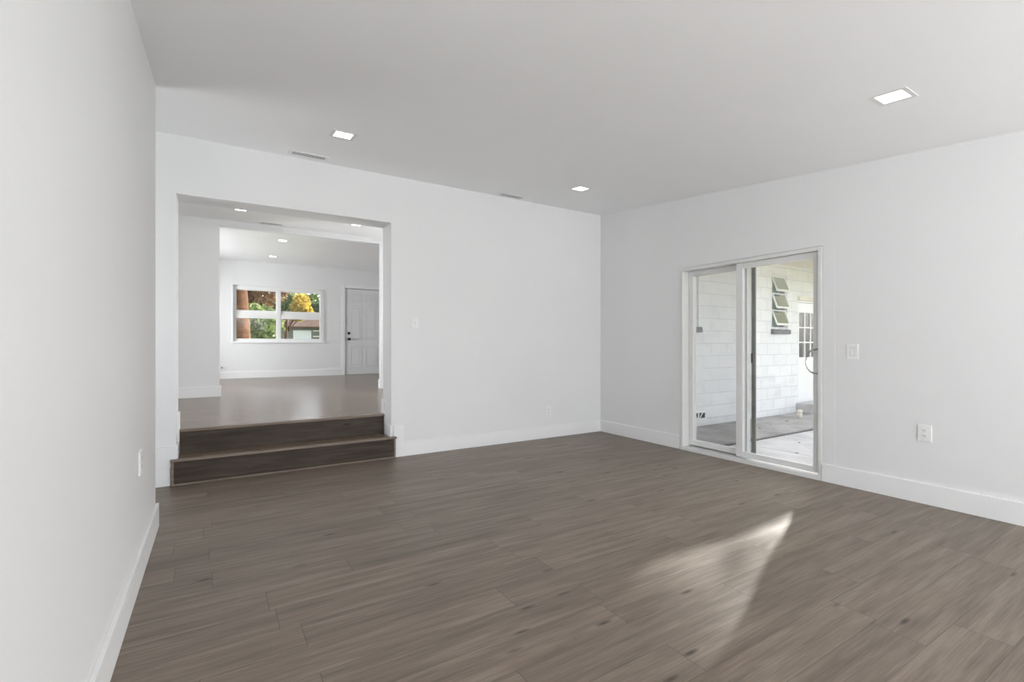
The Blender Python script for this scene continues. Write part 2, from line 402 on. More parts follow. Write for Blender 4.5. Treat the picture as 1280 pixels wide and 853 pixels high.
# ------------------------------------------------------------------ baseboards and trim
BH, BT = 0.155, 0.018
def bb(name, label, *boxes, bev=0.003):
    mb = MB()
    for b in boxes: mb.box(*b, bev=bev)
    return struct(mb, name, 'trim', label, 'baseboard')
bb('baseboard_back', 'white baseboard along the wall beyond the stairs, raised where it meets the steps',
   (1.63, XR - BT, YB - BT, YB, 0, BH), (1.605, 1.713, YB - BT - 0.001, YB, 0, 0.338))
bb('baseboard_recess', 'tall white stacked baseboard beside the lower step', (-1.7, -0.33, YB - BT, YB, 0, BH), (-1.7, OX0, YB - BT, YB, BH, 0.338))
bb('baseboard_left', 'white baseboard along the long side wall and round its end', (XL, XL + BT, YR, LEN + BT, 0, BH), (XL - 0.115, XL, LEN, LEN + BT, 0, BH))
bb('baseboard_right', 'white baseboard on the sliding door wall near the duplex outlet', (XR - BT, XR, YR, SY0, 0, BH))
bb('baseboard_corner', 'short white baseboard between the room corner and the sliding door', (XR - BT, XR, SY1 + 0.01, YB, 0, BH))
for nm, xa, xb, lb in (('baseboard_jamb', OX1 - 0.014, OX1, 'white stepped baseboard on the opening jamb beside the switch wall'), ('baseboard_recess_jamb', OX0, OX0 + 0.014, 'white stepped baseboard on the opening jamb beside the recess')):
    mb = MB().prism([(YB, 0.222), (5.215, 0.222), (5.215, ZU), (YBB + 0.016, ZU), (YBB + 0.016, ZU + BH), (5.17, ZU + BH), (5.17, 0.338), (YB - 0.016, 0.338), (YB - 0.016, 0.225)], 'X', xa, xb)
    struct(mb, nm, 'trim', lb, 'baseboard')
bb('baseboard_partition', 'white baseboard on the partition end facing the stairs', (-2.2, PX0 + BT, YP0 - BT, YP0, ZU, ZU + BH), (PX0, PX0 + BT, YP0, YP1, ZU, ZU + BH))
bb('baseboard_partition_east', 'white baseboard round the far partition jamb', (PX1 - BT, 4.4, YP0 - BT, YP0, ZU, ZU + BH), (PX1 - BT, PX1, YP0, YP1, ZU, ZU + BH))
bb('baseboard_far', 'white baseboard under the far window', (-2.2, DX0 - 0.085, YF - BT, YF, ZU, ZU + BH))
struct(MB().box(XR - 0.0015, XR, 2.028, SY0 - 0.006, BH, 2.155), 'trim_1', 'wall', 'flat white painted board beside the sliding door', 'trim')

# ------------------------------------------------------------------ stairs
st = empty('steps', (0.65, 4.97, 0), 'two dark wood plank steps rising through the wide opening', 'steps')
def at(parent): return parent.location
def sub(mb, name, mat, parent, smooth=False):
    """build in world coordinates, keep place under the parent"""
    o = mb.build(name, mat, None, smooth)
    o.parent = parent; o.matrix_parent_inverse = parent_world(parent).inverted()
    return o
def parent_world(p):
    mw = Matrix.LocRotScale(p.location, p.rotation_euler, None)
    if p.parent is not None: mw = parent_world(p.parent) @ p.matrix_parent_inverse @ mw
    return mw
SX0, SX1 = -0.318, 1.612
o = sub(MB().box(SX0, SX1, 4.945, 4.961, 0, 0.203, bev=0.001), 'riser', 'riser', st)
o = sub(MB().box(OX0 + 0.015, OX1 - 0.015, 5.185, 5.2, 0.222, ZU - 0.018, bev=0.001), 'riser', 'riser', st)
mb = MB().prism([(4.925, 0.204), (4.922, 0.212), (4.925, 0.221), (4.932, 0.2245), (4.975, 0.2245), (4.975, 0.203)], 'X', SX0 - 0.01, SX1 + 0.012)
lower = sub(mb, 'nosing', 'nosing', st)
o = sub(MB().box(OX0 + 0.015, OX1 - 0.015, 4.975, 5.186, 0.2, 0.2225), 'tread', 'upper', st)
mb = MB().prism([(5.168, ZU - 0.018), (5.165, ZU - 0.008), (5.168, ZU), (5.175, ZU + 0.0035), (5.225, ZU + 0.0035), (5.225, ZU - 0.018)], 'X', OX0 + 0.015, OX1 - 0.015)
sub(mb, 'nosing', 'nosing', st)
sub(MB().box(SX0, SX1, 4.938, 4.9455, 0.0, 0.016, bev=0.003), 'floor_strip', 'nosing', st)
for x0, x1 in ((SX0 - 0.006, SX0 + 0.014), (SX1 - 0.014, SX1 + 0.006)):
    sub(MB().box(x0, x1, 4.938, 4.972, 0.0, 0.203, bev=0.003), 'corner_strip', 'nosing', st)

# ------------------------------------------------------------------ sliding door
d1 = empty('door_1', (XR, (SY0 + SY1) / 2, 0.02), 'white framed two panel sliding glass door to the patio', 'door', kind='structure')
mb = MB()
for y0, y1 in ((SY0 + 0.003, SY0 + 0.035), (SY1 - 0.035, SY1 - 0.003)): mb.box(XR - 0.012, XR + 0.19, y0, y1, 0.0, SZ - 0.005, bev=0.003)
mb.box(XR - 0.012, XR + 0.19, SY0 + 0.035, SY1 - 0.035, SZ - 0.04, SZ - 0.005, bev=0.003)
mb.box(XR - 0.022, XR + 0.19, SY0 + 0.003, SY1 - 0.003, 0.001, 0.034)
sub(mb, 'door_frame', 'alu', d1)
def panel(name, x0, x1, y0, y1, z0, z1, sl, sr, tb, bt, mat, gmat='glass'):
    """one glazed panel: y0 is its edge nearer the camera"""
    mb = MB().box(x0, x1, y0, y0 + sl, z0, z1, bev=0.003).box(x0, x1, y1 - sr, y1, z0, z1, bev=0.003)
    mb.box(x0 + 0.002, x1 - 0.002, y0 + sl, y1 - sr, z0, z0 + bt, bev=0.003).box(x0 + 0.002, x1 - 0.002, y0 + sl, y1 - sr, z1 - tb, z1, bev=0.003)
    p = sub(mb, name, mat, d1)
    if gmat:
        xm = (x0 + x1) / 2
        sub(MB().box(xm - 0.003, xm + 0.003, y0 + sl - 0.004, y1 - sr + 0.004, z0 + bt - 0.004, z1 - tb + 0.004), 'insect_mesh' if gmat == 'mesh' else 'glass_pane', gmat, p)
    return p
panel('fixed_panel', XR + 0.092, XR + 0.150, 2.885, SY1 - 0.037, 0.052, SZ - 0.042, 0.075, 0.06, 0.05, 0.055, 'alu')
sp = panel('sliding_panel', XR + 0.025, XR + 0.07, SY0 + 0.037, 2.965, 0.05, SZ - 0.042, 0.055, 0.072, 0.055, 0.055, 'alu')
M['mesh'] = glass_mat('insect_mesh', (0.80, 0.80, 0.80), 0.1)
sc = panel('screen_panel', XR + 0.158, XR + 0.18, 2.84, SY1 - 0.037, 0.038, SZ - 0.042, 0.04, 0.035, 0.035, 0.04, 'screen', 'mesh')
sub(MB().box(XR + 0.150, XR + 0.158, 2.862, 2.882, 1.01, 1.11, bev=0.002), 'latch', 'black', sc)
# chrome pull
hx, hy = XR + 0.025, 2.172
pts = [(hx - 0.004, hy, 1.16)]
for k in range(0, 13):
    a = math.pi * k / 12
    pts.append((hx - 0.008 - 0.035 * math.sin(a), hy + 0.01 + 0.075 * math.sin(a) ** 0.8, 1.05 + 0.108 * math.cos(a)))
pts.append((hx - 0.004, hy, 0.94))
hd = sub(MB().tube(pts, 0.0062, 12), 'pull_handle', 'chrome', sp, True)
sub(MB().box(hx - 0.006, hx, hy - 0.03, hy - 0.012, 0.935, 1.165, bev=0.002), 'handle_plate', 'chrome', hd)

# ------------------------------------------------------------------ far window and entrance door
w1 = empty('window_1', ((FX0 + FX1) / 2, YF + 0.05, FZ0), 'white twin single hung window in the far end wall', 'window', kind='structure')
mb = MB()
ya, yb = YF + 0.045, YF + 0.125
mb.box(FX0, FX0 + 0.055, ya, yb, FZ0, FZ1, bev=0.003).box(FX1 - 0.085, FX1, ya, yb, FZ0, FZ1, bev=0.003)
mb.box(FX0 + 0.055, FX1 - 0.085, ya, yb, FZ1 - 0.085, FZ1, bev=0.003).box(FX0 + 0.055, FX1 - 0.085, ya, yb, FZ0, FZ0 + 0.06, bev=0.003)
mb.box(1.215, 1.295, ya, yb, FZ0 + 0.06, FZ1 - 0.085, bev=0.003)
sub(mb, 'window_frame', 'vinyl', w1)
sub(MB().box(FX0 - 0.03, FX1 + 0.03, YF - 0.03, YF + 0.045, FZ0 - 0.028, FZ0 + 0.002, bev=0.004), 'window_sill', 'trim', w1)
mb = MB()
for x0, x1, z0, z1 in ((FX0 - 0.018, FX0, FZ0, FZ1 + 0.018), (FX1, FX1 + 0.018, FZ0, FZ1 + 0.018), (FX0, FX1, FZ1, FZ1 + 0.018)): mb.box(x0, x1, YF - 0.012, YF + 0.045, z0, z1, bev=0.002)
sub(mb, 'window_casing', 'trim', w1)
for x0, x1 in ((FX0 + 0.055, 1.215), (1.295, FX1 - 0.085)):
    for z0, z1, yo in ((FZ0 + 0.06, 1.90, 0.0), (1.90, FZ1 - 0.085, 0.03)):
        lowr = z0 < 1.6
        mb = MB().box(x0, x0 + 0.014, ya + 0.012 + yo, ya + 0.04 + yo, z0, z1).box(x1 - 0.014, x1, ya + 0.012 + yo, ya + 0.04 + yo, z0, z1)
        if lowr: mb.box(x0 + 0.014, x1 - 0.014, ya + 0.006, ya + 0.04, z1 - 0.095, z1, bev=0.003).box(x0 + 0.014, x1 - 0.014, ya + 0.012, ya + 0.04, z0, z0 + 0.014)
        else: mb.box(x0 + 0.014, x1 - 0.014, ya + 0.036, ya + 0.07, z0, z0 + 0.09, bev=0.003).box(x0 + 0.014, x1 - 0.014, ya + 0.042, ya + 0.07, z1 - 0.014, z1)
        s_ = sub(mb, 'sash', 'vinyl', w1)
        ym = ya + 0.026 + yo
        sub(MB().box(x0 + 0.01, x1 - 0.01, ym - 0.002, ym + 0.002, z0 + 0.01, z1 - 0.01), 'glass_pane', 'glass', s_)

d2 = empty('door_2', ((DX0 + DX1) / 2, YF, ZU), 'white six panel entrance door in the far end wall', 'door', kind='structure')
mb = MB()
for x0, x1, z0, z1 in ((DX0 - 0.08, DX0 + 0.004, ZU, DZ1 + 0.08), (DX1 - 0.004, DX1 + 0.08, ZU, DZ1 + 0.08), (DX0 + 0.004, DX1 - 0.004, DZ1 - 0.004, DZ1 + 0.08)): mb.box(x0, x1, YF - 0.016, YF, z0, z1, bev=0.003)
sub(mb, 'door_casing', 'trim', d2)
lx0, lx1, lz0, lz1 = DX0 + 0.012, DX1 - 0.012, ZU + 0.008, DZ1 - 0.016
mb = MB().box(lx0, lx1, YF + 0.012, YF + 0.05, lz0, lz1)
leaf = sub(mb, 'door_leaf', 'door', d2)
lw, lh = lx1 - lx0, lz1 - lz0
for cx0, cx1 in ((0.14, 0.46), (0.56, 0.88)):
    for q0, q1 in ((0.085, 0.33), (0.405, 0.78), (0.845, 0.945)):
        x0, x1, z0, z1 = lx0 + lw * cx0, lx0 + lw * cx1, lz0 + lh * q0, lz0 + lh * q1
        mb = MB()
        t = 0.016
        for b_ in ((x0, x1, z0, z0 + t), (x0, x1, z1 - t, z1), (x0, x0 + t, z0 + t, z1 - t), (x1 - t, x1, z0 + t, z1 - t)): mb.box(b_[0], b_[1], YF + 0.004, YF + 0.013, b_[2], b_[3], bev=0.003)
        mb.box(x0 + 0.045, x1 - 0.045, YF + 0.005, YF + 0.013, z0 + 0.045, z1 - 0.045, bev=0.004)
        sub(mb, 'raised_panel', 'door', leaf)
kx = 2.853
mb = MB().cyl((kx, YF + 0.013, 1.34), (kx, YF + 0.002, 1.34), 0.036).cyl((kx, YF + 0.002, 1.34), (kx, YF - 0.035, 1.34), 0.013).ball((kx, YF - 0.05, 1.34), 0.033, (1, 0.8, 1))
ko = sub(mb, 'door_knob', 'black', leaf, True); ko['label'] = 'black round knob'
mb = MB().cyl((kx, YF + 0.013, 1.485), (kx, YF - 0.008, 1.485), 0.034).box(kx - 0.007, kx + 0.007, YF - 0.03, YF - 0.006, 1.465, 1.505, bev=0.003)
ko = sub(mb, 'deadbolt', 'black', leaf); ko['label'] = 'black deadbolt'
sub(MB().box(DX0, DX1, YF + 0.05, YF + 0.07, ZU, DZ1), 'dark_backing', 'dark', d2)  # black sheet behind the leaf, painted shade for the gaps round it

# rear window added unseen behind the camera, in front of the rear fill light
w4 = empty('added_window_4', (2.1, YR - 0.06, WZ0), 'added wide white framed window behind the camera, unseen', 'window', kind='structure')
mb = MB()
for x0, x1, z0, z1 in ((WX0, WX0 + 0.05, WZ0, WZ1), (WX1 - 0.05, WX1, WZ0, WZ1), (WX0 + 0.05, WX1 - 0.05, WZ0, WZ0 + 0.05), (WX0 + 0.05, WX1 - 0.05, WZ1 - 0.05, WZ1), (1.58, 1.62, WZ0 + 0.05, WZ1 - 0.05), (2.58, 2.62, WZ0 + 0.05, WZ1 - 0.05)): mb.box(x0, x1, YR - 0.09, YR - 0.03, z0, z1, bev=0.002)
sub(mb, 'window_frame', 'vinyl', w4)
sub(MB().box(WX0 + 0.04, WX1 - 0.04, YR - 0.062, YR - 0.058, WZ0 + 0.04, WZ1 - 0.04), 'glass_pane', 'glass', w4)

def added_side_window(name, xa, xb, y0, y1, z0, z1, lb, bars=1):  # windows added out of view, each fronting a fill light
    r = empty(name, ((xa + xb) / 2, (y0 + y1) / 2, z0), lb, 'window', kind='structure')
    mb = MB()
    cells = [(y0, y0 + 0.05, z0, z1), (y1 - 0.05, y1, z0, z1), (y0 + 0.05, y1 - 0.05, z0, z0 + 0.05), (y0 + 0.05, y1 - 0.05, z1 - 0.05, z1)]
    for k in range(bars):
        y = y0 + (y1 - y0) * (k + 1) / (bars + 1); cells.append((y - 0.02, y + 0.02, z0 + 0.05, z1 - 0.05))
    for a, b_, c, d in cells: mb.box(xa, xb, a, b_, c, d, bev=0.002)
    sub(mb, 'window_frame', 'vinyl', r)
    xm = (xa + xb) / 2
    sub(MB().box(xm - 0.002, xm + 0.002, y0 + 0.04, y1 - 0.04, z0 + 0.04, z1 - 0.04), 'glass_pane', 'glass', r)
added_side_window('added_window_5', -2.285, -2.225, *WW[0], *WWZ, 'added white side window of the far raised room, out of view')
added_side_window('added_window_10', -2.285, -2.225, *WW[1], *WWZ, 'added narrow white side window just past the wide opening, out of view', 0)
added_side_window('added_window_6', XR + 0.05, XR + 0.12, *RWY, *RWZ, 'added tall white window in the sliding door wall, unseen', 2)
added_side_window('added_window_8', -1.785, -1.725, *SWY, *SWZ, 'added narrow white window in the recess beyond the long side wall, out of view', 0)
added_side_window('added_window_9', XL - 0.1, XL - 0.04, *LWY, *LWZ, 'added tall white window behind the camera in the long side wall, unseen', 2)
added_side_window('added_window_7', 4.42, 4.48, *EWY, *WWZ, 'added white side window of the raised room just past the opening, out of view')

# ------------------------------------------------------------------ ceiling lights
def ceiling_light():
    r = empty('ceiling_light', (0, 0, 0), '', 'ceiling light')
    mb = MB(); a, b_ = 0.092, 0.066
    for x0, x1, y0, y1 in ((-a, a, -a, -b_), (-a, a, b_, a), (-a, -b_, -b_, b_), (b_, a, -b_, b_)): mb.box(x0, x1, y0, y1, -0.0022, 0.0)
    mb.build('trim_ring', 'ring', r)
    MB().box(-b_, b_, -b_, b_, -0.0024, -0.0004).build('diffuser', 'lamp', r)
    return r
proto = ceiling_light()
lights = [
    (0.88, 4.02, None, 'square recessed ceiling light over the stairs side of the sunken room'),
    (3.39, 4.04, None, 'square recessed ceiling light near the back corner of the sunken room'),
    (3.35, 1.19, None, 'largest square recessed light, above the floor before the sliding door'),
    (0.88, 1.19, None, 'square recessed light above the camera'),
    (0.88, -1.5, None, 'square recessed light behind the camera by the side wall'),
    (3.39, -1.5, None, 'square recessed light behind the camera by the door wall'),
    (0.285, 7.42, 3.035, 'square recessed light past the opening, nearer the partition end'),
    (1.826, 7.435, 3.035, 'square recessed light past the opening, nearer the switch wall jamb'),
    (0.285, 5.75, 3.035, 'added square recessed light hidden above the opening, partition end side'),  # this pair added out of sight to put more light in the middle room
    (1.826, 5.75, 3.035, 'added square recessed light hidden above the opening, switch wall side'),
    (1.035, 9.60, 3.10, 'square recessed light in the far room just past the header'),
    (1.045, 11.45, 3.10, 'square recessed light in the far room nearest the window'),
    (-1.1, 9.60, 3.10, 'added square recessed light in the far room hidden behind the partition'),  # this pair also added out of sight, lighting the far room
    (-1.1, 11.45, 3.10, 'added square recessed light in the far room hidden in the window corner'),
]
for i, (x, y, z, lb) in enumerate(lights):
    o = proto if i == 0 else copy_tree(proto)
    o.location = (x, y, cz(y) if z is None else z)
    o.rotation_euler = (SL if z is None else 0, 0, 0)
    o['label'] = lb; o['group'] = 'square recessed ceiling lights'

# ------------------------------------------------------------------ air vents
def air_vent():
    r = empty('air_vent', (0, 0, 0), '', 'air vent')
    mb = MB(); a, b_ = 0.175, 0.075
    for x0, x1, y0, y1 in ((-a, a, -b_, -b_ + 0.028), (-a, a, b_ - 0.028, b_), (-a, -a + 0.03, -b_ + 0.028, b_ - 0.028), (a - 0.03, a, -b_ + 0.028, b_ - 0.028)): mb.box(x0, x1, y0, y1, -0.004, 0.0, bev=0.001)
    mb.build('vent_frame', 'plastic', r)
    MB().box(-a + 0.03, a - 0.03, -b_ + 0.028, b_ - 0.028, -0.0012, 0.0).build('duct_shade', 'dark', r)  # flat black sheet, painted shade seen between the slats
    for y0, y1 in ((-0.047, -0.036), (-0.010, 0.010), (0.036, 0.047)):
        MB().box(-a + 0.03, a - 0.03, y0, y1, -0.0036, -0.0014).build('slat', 'plastic', r)
    return r
vp = air_vent()
for i, (x, y, z, lb) in enumerate((
        (0.742, 4.82, None, 'white slatted ceiling vent above the wide opening'),
        (3.014, 4.87, None, 'white slatted ceiling vent toward the back corner'),
        (0.715, 8.08, 3.035, 'white slatted ceiling vent before the header in the raised room'))):
    o = vp if i == 0 else copy_tree(vp)
    o.location = (x, y, cz(y) if z is None else z); o.rotation_euler = (SL if z is None else 0, 0, 0)
    o['label'] = lb; o['group'] = 'slatted ceiling vents'

# ------------------------------------------------------------------ switches and outlets (built facing -Y)
def plate(root, w_=0.08, h_=0.125):
    MB().box(-w_ / 2, w_ / 2, -0.007, 0, -h_ / 2, h_ / 2, bev=0.0025).build('cover_plate', 'plastic', root)
    for z in (-h_ * 0.4, h_ * 0.4):
        MB().cyl((0, -0.0082, z), (0, -0.006, z), 0.0035, 10).build('screw', 'chrome' if False else 'plastic', root)
def toggle(loc, rz, lb):
    r = empty('light_switch', loc, lb, 'light switch', (0, 0, rz)); plate(r)
    MB().box(-0.008, 0.008, -0.009, -0.006, -0.018, 0.018, bev=0.001).build('toggle_collar', 'plastic', r)
    MB().box(-0.005, 0.005, -0.022, -0.007, -0.012, 0.001, bev=0.002, rot=Matrix.Rotation(R(18), 3, 'X')).build('toggle', 'plastic', r)
    return r
def rocker(loc, rz, lb, w_=0.085, n=1):
    r = empty('light_switch', loc, lb, 'light switch', (0, 0, rz)); plate(r, w_)
    for k in range(n):
        x = (k - (n - 1) / 2) * 0.046
        MB().box(x - 0.018, x + 0.018, -0.0085, -0.006, -0.034, 0.034).build('rocker_surround', 'slot', r)
        MB().box(x - 0.0165, x + 0.0165, -0.011, -0.0065, -0.0325, 0.0325, bev=0.0015, rot=Matrix.Rotation(R(3), 3, 'X')).build('rocker', 'plastic', r)
    return r
def outlet(loc, rz, lb, w_=0.085, depth=0.0):
    r = empty('outlet', loc, lb, 'outlet', (0, 0, rz)); plate(r, w_)
    for z in (-0.02, 0.02):
        f = MB().cyl((0, -0.0095, z), (0, -0.006, z), 0.0165, 20).build('socket', 'plastic', r)
        for x, hh in ((-0.0065, 0.0055), (0.0065, 0.0045)):
            MB().box(x - 0.0013, x + 0.0013, -0.0101, -0.009, z + 0.003 - hh, z + 0.003 + hh).build('slot', 'slot', f)
        MB().cyl((0, -0.0101, z - 0.009), (0, -0.009, z - 0.009), 0.0026, 10).build('slot', 'slot', f)
    return r
toggle((1.846, YB, 1.44), 0, 'white toggle light switch beside the wide opening')
rocker((XR, 1.892, 1.14), R(-90), 'white rocker light switch beside the sliding door')
outlet((XR, 1.413, 0.532), R(-90), 'white duplex outlet low on the sliding door wall')
outlet((3.638, YB, 0.343), 0, 'white duplex outlet above the baseboard near the room corner')
outlet((XL, 3.12, 0.588), R(90), 'white outlet plate on the long side wall seen edge on')
rocker((2.578, YF, 1.73), 0, 'white double rocker switch beside the far entrance door', 0.12, 2)
mb = MB().tube([(0.105, YF, 0.70), (0.105, YF - 0.02, 0.70), (0.11, YF - 0.035, 0.69), (0.118, YF - 0.04, 0.672)], 0.011, 10)
tag(mb.build('cable_stub', 'sill', None, True), 'short grey cable stub low on the far wall by the partition edge', 'cable')

# ------------------------------------------------------------------ outside the sliding door
YW = 4.92
struct(MB().box(-30, 40, -30, 90, -0.5, -0.22), 'ground', 'lawn', 'dry grassy ground round the house', 'ground')
struct(MB().box(XR + 0.2, 12, 0.0, YW + 0.05, -0.22, -0.135), 'ground_patio', 'soil', 'dark soil between the paving slabs', 'ground')
W2 = (8.673, 9.185, 1.50, 2.50); W3 = (6.06, 6.573, 1.50, 2.50); D3 = (9.583, 10.45, -0.1, 2.06)
mb = MB()
def wb(x0, x1, z0, z1): mb.box(x0, x1, YW, YW + 0.22, z0, z1)
wb(XR + 0.2, W3[0], -0.22, 2.75); wb(W3[1], W2[0], -0.22, 2.75); wb(W2[1], D3[0], -0.22, 2.75); wb(D3[1], 12.5, -0.22, 2.75)
for q in (W2, W3): wb(q[0], q[1], -0.22, q[2]); wb(q[0], q[1], q[3], 2.75)
wb(D3[0], D3[1], D3[3], 2.75); wb(D3[0], D3[1], -0.22, -0.1)
struct(mb, 'wall_outside', 'block', 'white painted concrete block wall outside the sliding door', 'wall')
mb = MB().box(XR + 0.35, 13.0, 3.52, YW, 2.70, 2.72).box(XR + 0.35, 13.0, 3.50, 3.525, 2.62, 2.80)
struct(mb, 'roof_eave', 'eave', 'cream soffit and fascia above the block wall', 'roof')
struct(MB().hexa([(-2.5, 3.45, 2.99 + 0.2), (13, 3.45, 2.80), (13, 13.4, 2.9), (-2.5, 13.4, 3.22), (-2.5, 3.45, 3.5), (13, 3.45, 2.9), (13, 13.4, 3.1), (-2.5, 13.4, 3.5)]) if False else
       MB().box(XR + 0.35, 13.0, 3.50, 9.0, 2.80, 2.86).box(-2.5, 4.6, 5.3, 13.45, 3.21, 3.3), 'roof_deck', 'shingle', 'low brown roof over the raised rooms', 'roof')
def awning_window(name, q, lb, tilt=20):
    x0, x1, z0, z1 = q
    r = empty(name, ((x0 + x1) / 2, YW + 0.05, z0), lb, 'window', kind='structure')
    mb = MB()
    for a in ((x0, x0 + 0.03, z0, z1), (x1 - 0.03, x1, z0, z1), (x0 + 0.03, x1 - 0.03, z0, z0 + 0.03), (x0 + 0.03, x1 - 0.03, z1 - 0.03, z1)): mb.box(a[0], a[1], YW + 0.02, YW + 0.09, a[2], a[3], bev=0.002)
    sub(mb, 'window_frame', 'alu', r)
    sub(MB().box(x0, x1, YW + 0.16, YW + 0.18, z0, z1), 'room_beyond', 'blind', r)
    hgt = (z1 - z0 - 0.06) / 3
    for k in range(3):
        zt = z0 + 0.03 + hgt * (k + 1); zb = zt - hgt + 0.006
        piv = Vector(((x0 + x1) / 2, YW + 0.03, zt)); rot = Matrix.Rotation(R(-tilt), 3, 'X')
        mb = MB()
        for a in ((x0 + 0.032, x0 + 0.055, zb, zt), (x1 - 0.055, x1 - 0.032, zb, zt), (x0 + 0.055, x1 - 0.055, zb, zb + 0.035), (x0 + 0.055, x1 - 0.055, zt - 0.022, zt)): mb.box(a[0], a[1], YW + 0.015, YW + 0.035, a[2], a[3], rot=rot, piv=piv)
        s_ = sub(mb, 'sash', 'vinyl', r)
        sub(MB().box(x0 + 0.05, x1 - 0.05, YW + 0.023, YW + 0.027, zb + 0.03, zt - 0.018, rot=rot, piv=piv), 'glass_pane', 'pane', s_)
    mb = MB().prism([(YW + 0.05, z0), (YW - 0.05, z0 - 0.025), (YW - 0.05, z0 - 0.105), (YW + 0.05, z0 - 0.105)], 'X', x0 - 0.035, x1 + 0.04)
    sub(mb, 'window_sill', 'sill', r)
awning_window('window_2', W2, 'white awning window with three tilted open sashes in the block wall')
awning_window('window_3', W3, 'closed awning window in the block wall seen edge on behind the fixed door panel', 0)
d3 = empty('door_3', ((D3[0] + D3[1]) / 2, YW, D3[2]), 'white glazed back door in the block wall', 'door', kind='structure')
mb = MB()
for a in ((D3[0], D3[0] + 0.035, D3[2], D3[3]), (D3[1] - 0.035, D3[1], D3[2], D3[3]), (D3[0] + 0.035, D3[1] - 0.035, D3[3] - 0.035, D3[3])): mb.box(a[0], a[1], YW + 0.01, YW + 0.12, a[2], a[3])
sub(mb, 'door_frame', 'trim', d3)
sub(MB().box(D3[0] - 0.02, D3[1] + 0.02, YW - 0.03, YW, D3[3], D3[3] + 0.07, bev=0.003), 'door_head', 'eave', d3)
gx0, gx1, gz0, gz1 = D3[0] + 0.10, D3[1] - 0.10, 0.95, 1.83
mb = MB()
fa, fb = YW + 0.04, YW + 0.08
for a in ((D3[0] + 0.035, gx0, 0.0 - 0.1, D3[3] - 0.04), (gx1, D3[1] - 0.035, -0.1, D3[3] - 0.04), (gx0, gx1, -0.1, gz0), (gx0, gx1, gz1, D3[3] - 0.04)): mb.box(a[0], a[1], fa, fb, a[2], a[3])
n_c, n_r = 3, 3
for k in range(1, n_c): x = gx0 + (gx1 - gx0) * k / n_c; mb.box(x - 0.012, x + 0.012, fa, fb, gz0, gz1)
for k in range(1, n_r): z = gz0 + (gz1 - gz0) * k / n_r; mb.box(gx0, gx1, fa + 0.001, fb - 0.001, z - 0.012, z + 0.012)
dl = sub(mb, 'door_leaf', 'trim', d3)
sub(MB().box(gx0, gx1, YW + 0.058, YW + 0.062, gz0, gz1), 'glass_pane', 'door_pane', dl)
sub(MB().box(gx0 - 0.05, gx1 + 0.05, YW + 0.16, YW + 0.17, gz0 - 0.05, gz1 + 0.05), 'room_beyond', 'blind', d3)
# stoop
tag(MB().box(9.50, 10.7, 4.58, YW, -0.135, 0.08, bev=0.01).build('door_stoop', 'pale_concrete'), 'pale concrete stoop in front of the glazed back door', 'stoop')
mb = MB().cyl((8.80, 4.50, -0.1), (8.80, 4.50, 0.0), 0.042, 20).cyl((8.80, 4.50, -0.002), (8.80, 4.50, 0.028), 0.05, 20).cyl((8.80, 4.50, 0.027), (8.80, 4.50, 0.045), 0.046, 20, 0.03)
tag(mb.build('drain_pipe', 'eave', None, True), 'short beige capped drain pipe standing on the walkway before the stoop', 'pipe')
# foundation vent
fv_ = empty('foundation_vent', (6.55, YW, 0.03), 'white block vent with dark triangular openings at the base of the block wall', 'vent')
MB().box(-0.2, 0.2, -0.02, 0, -0.1, 0.1, bev=0.003).build('vent_block', 'block', fv_)
for pts in ([(0.02, -0.005), (0.02, 0.075), (0.085, 0.075)], [(-0.02, -0.005), (-0.02, 0.075), (-0.085, 0.075)], [(0.05, -0.01), (0.115, 0.07), (0.16, 0.07), (0.16, -0.01)][0:4], [(-0.05, -0.01), (-0.115, 0.07), (-0.16, 0.07), (-0.16, -0.01)]):
    MB().prism(pts, 'Y', -0.024, -0.018).build('opening', 'dark', fv_)  # black shapes on the block face stand in for shaded holes
# paving
slabs = []
def slab(x0, x1, y0, y1, mat, lb, grp):
    o = MB().box(x0, x1, y0, y1, -0.135, -0.1, bev=0.006).build('paving_slab', mat); tag(o, lb, 'paving slab', grp); return o
x = 4.80; k = 0
while x < 11.5:
    wd = 1.22
    slab(x, x + wd - 0.012, 3.86, 4.875, 'concrete', 'grey concrete slab in the walkway beside the block wall', 'walkway slabs beside the block wall'); x += wd
x = 4.80
while x < 9.0:
    for y0, y1 in ((2.62, 3.74), (1.48, 2.605)):
        slab(x, x + 1.1 - 0.012, y0, y1, 'pale_concrete', 'pale concrete slab of the patio outside the sliding door', 'patio slabs outside the sliding door')
    x += 1.1

def dead_leaf(x, y, a, sc):
    bm = bmesh.new()
    pts = [(-1, 0, 0.0), (-0.3, -0.45, 0.22), (0.5, -0.32, 0.12), (1, 0, 0.1), (0.5, 0.32, 0.16), (-0.3, 0.45, 0.26)]
    vs = [bm.verts.new(Vector(p) * sc) for p in pts]; c = bm.verts.new((0, 0, 0.0))
    for k in range(6): bm.faces.new((vs[k], vs[(k + 1) % 6], c))
    me = bpy.data.meshes.new('dead_leaf'); bm.to_mesh(me); bm.free(); me.materials.append(M['leaf_brown'])
    o = bpy.data.objects.new('dead_leaf', me); COL.objects.link(o); o.location = (x, y, -0.0995); o.rotation_euler = (0, 0, a)
    tag(o, 'small dry brown leaf lying on the concrete outside the sliding door', 'leaf', 'dry leaves on the paving')
for x, y, a, c in ((6.55, 3.35, 0.4, 0.035), (5.9, 3.05, 1.9, 0.03), (6.3, 2.95, 2.6, 0.028), (5.75, 2.75, 0.9, 0.03), (7.15, 4.25, 1.2, 0.035), (7.6, 4.33, 0.2, 0.03), (8.2, 4.4, 2.2, 0.035)):
    dead_leaf(x, y, a, c)

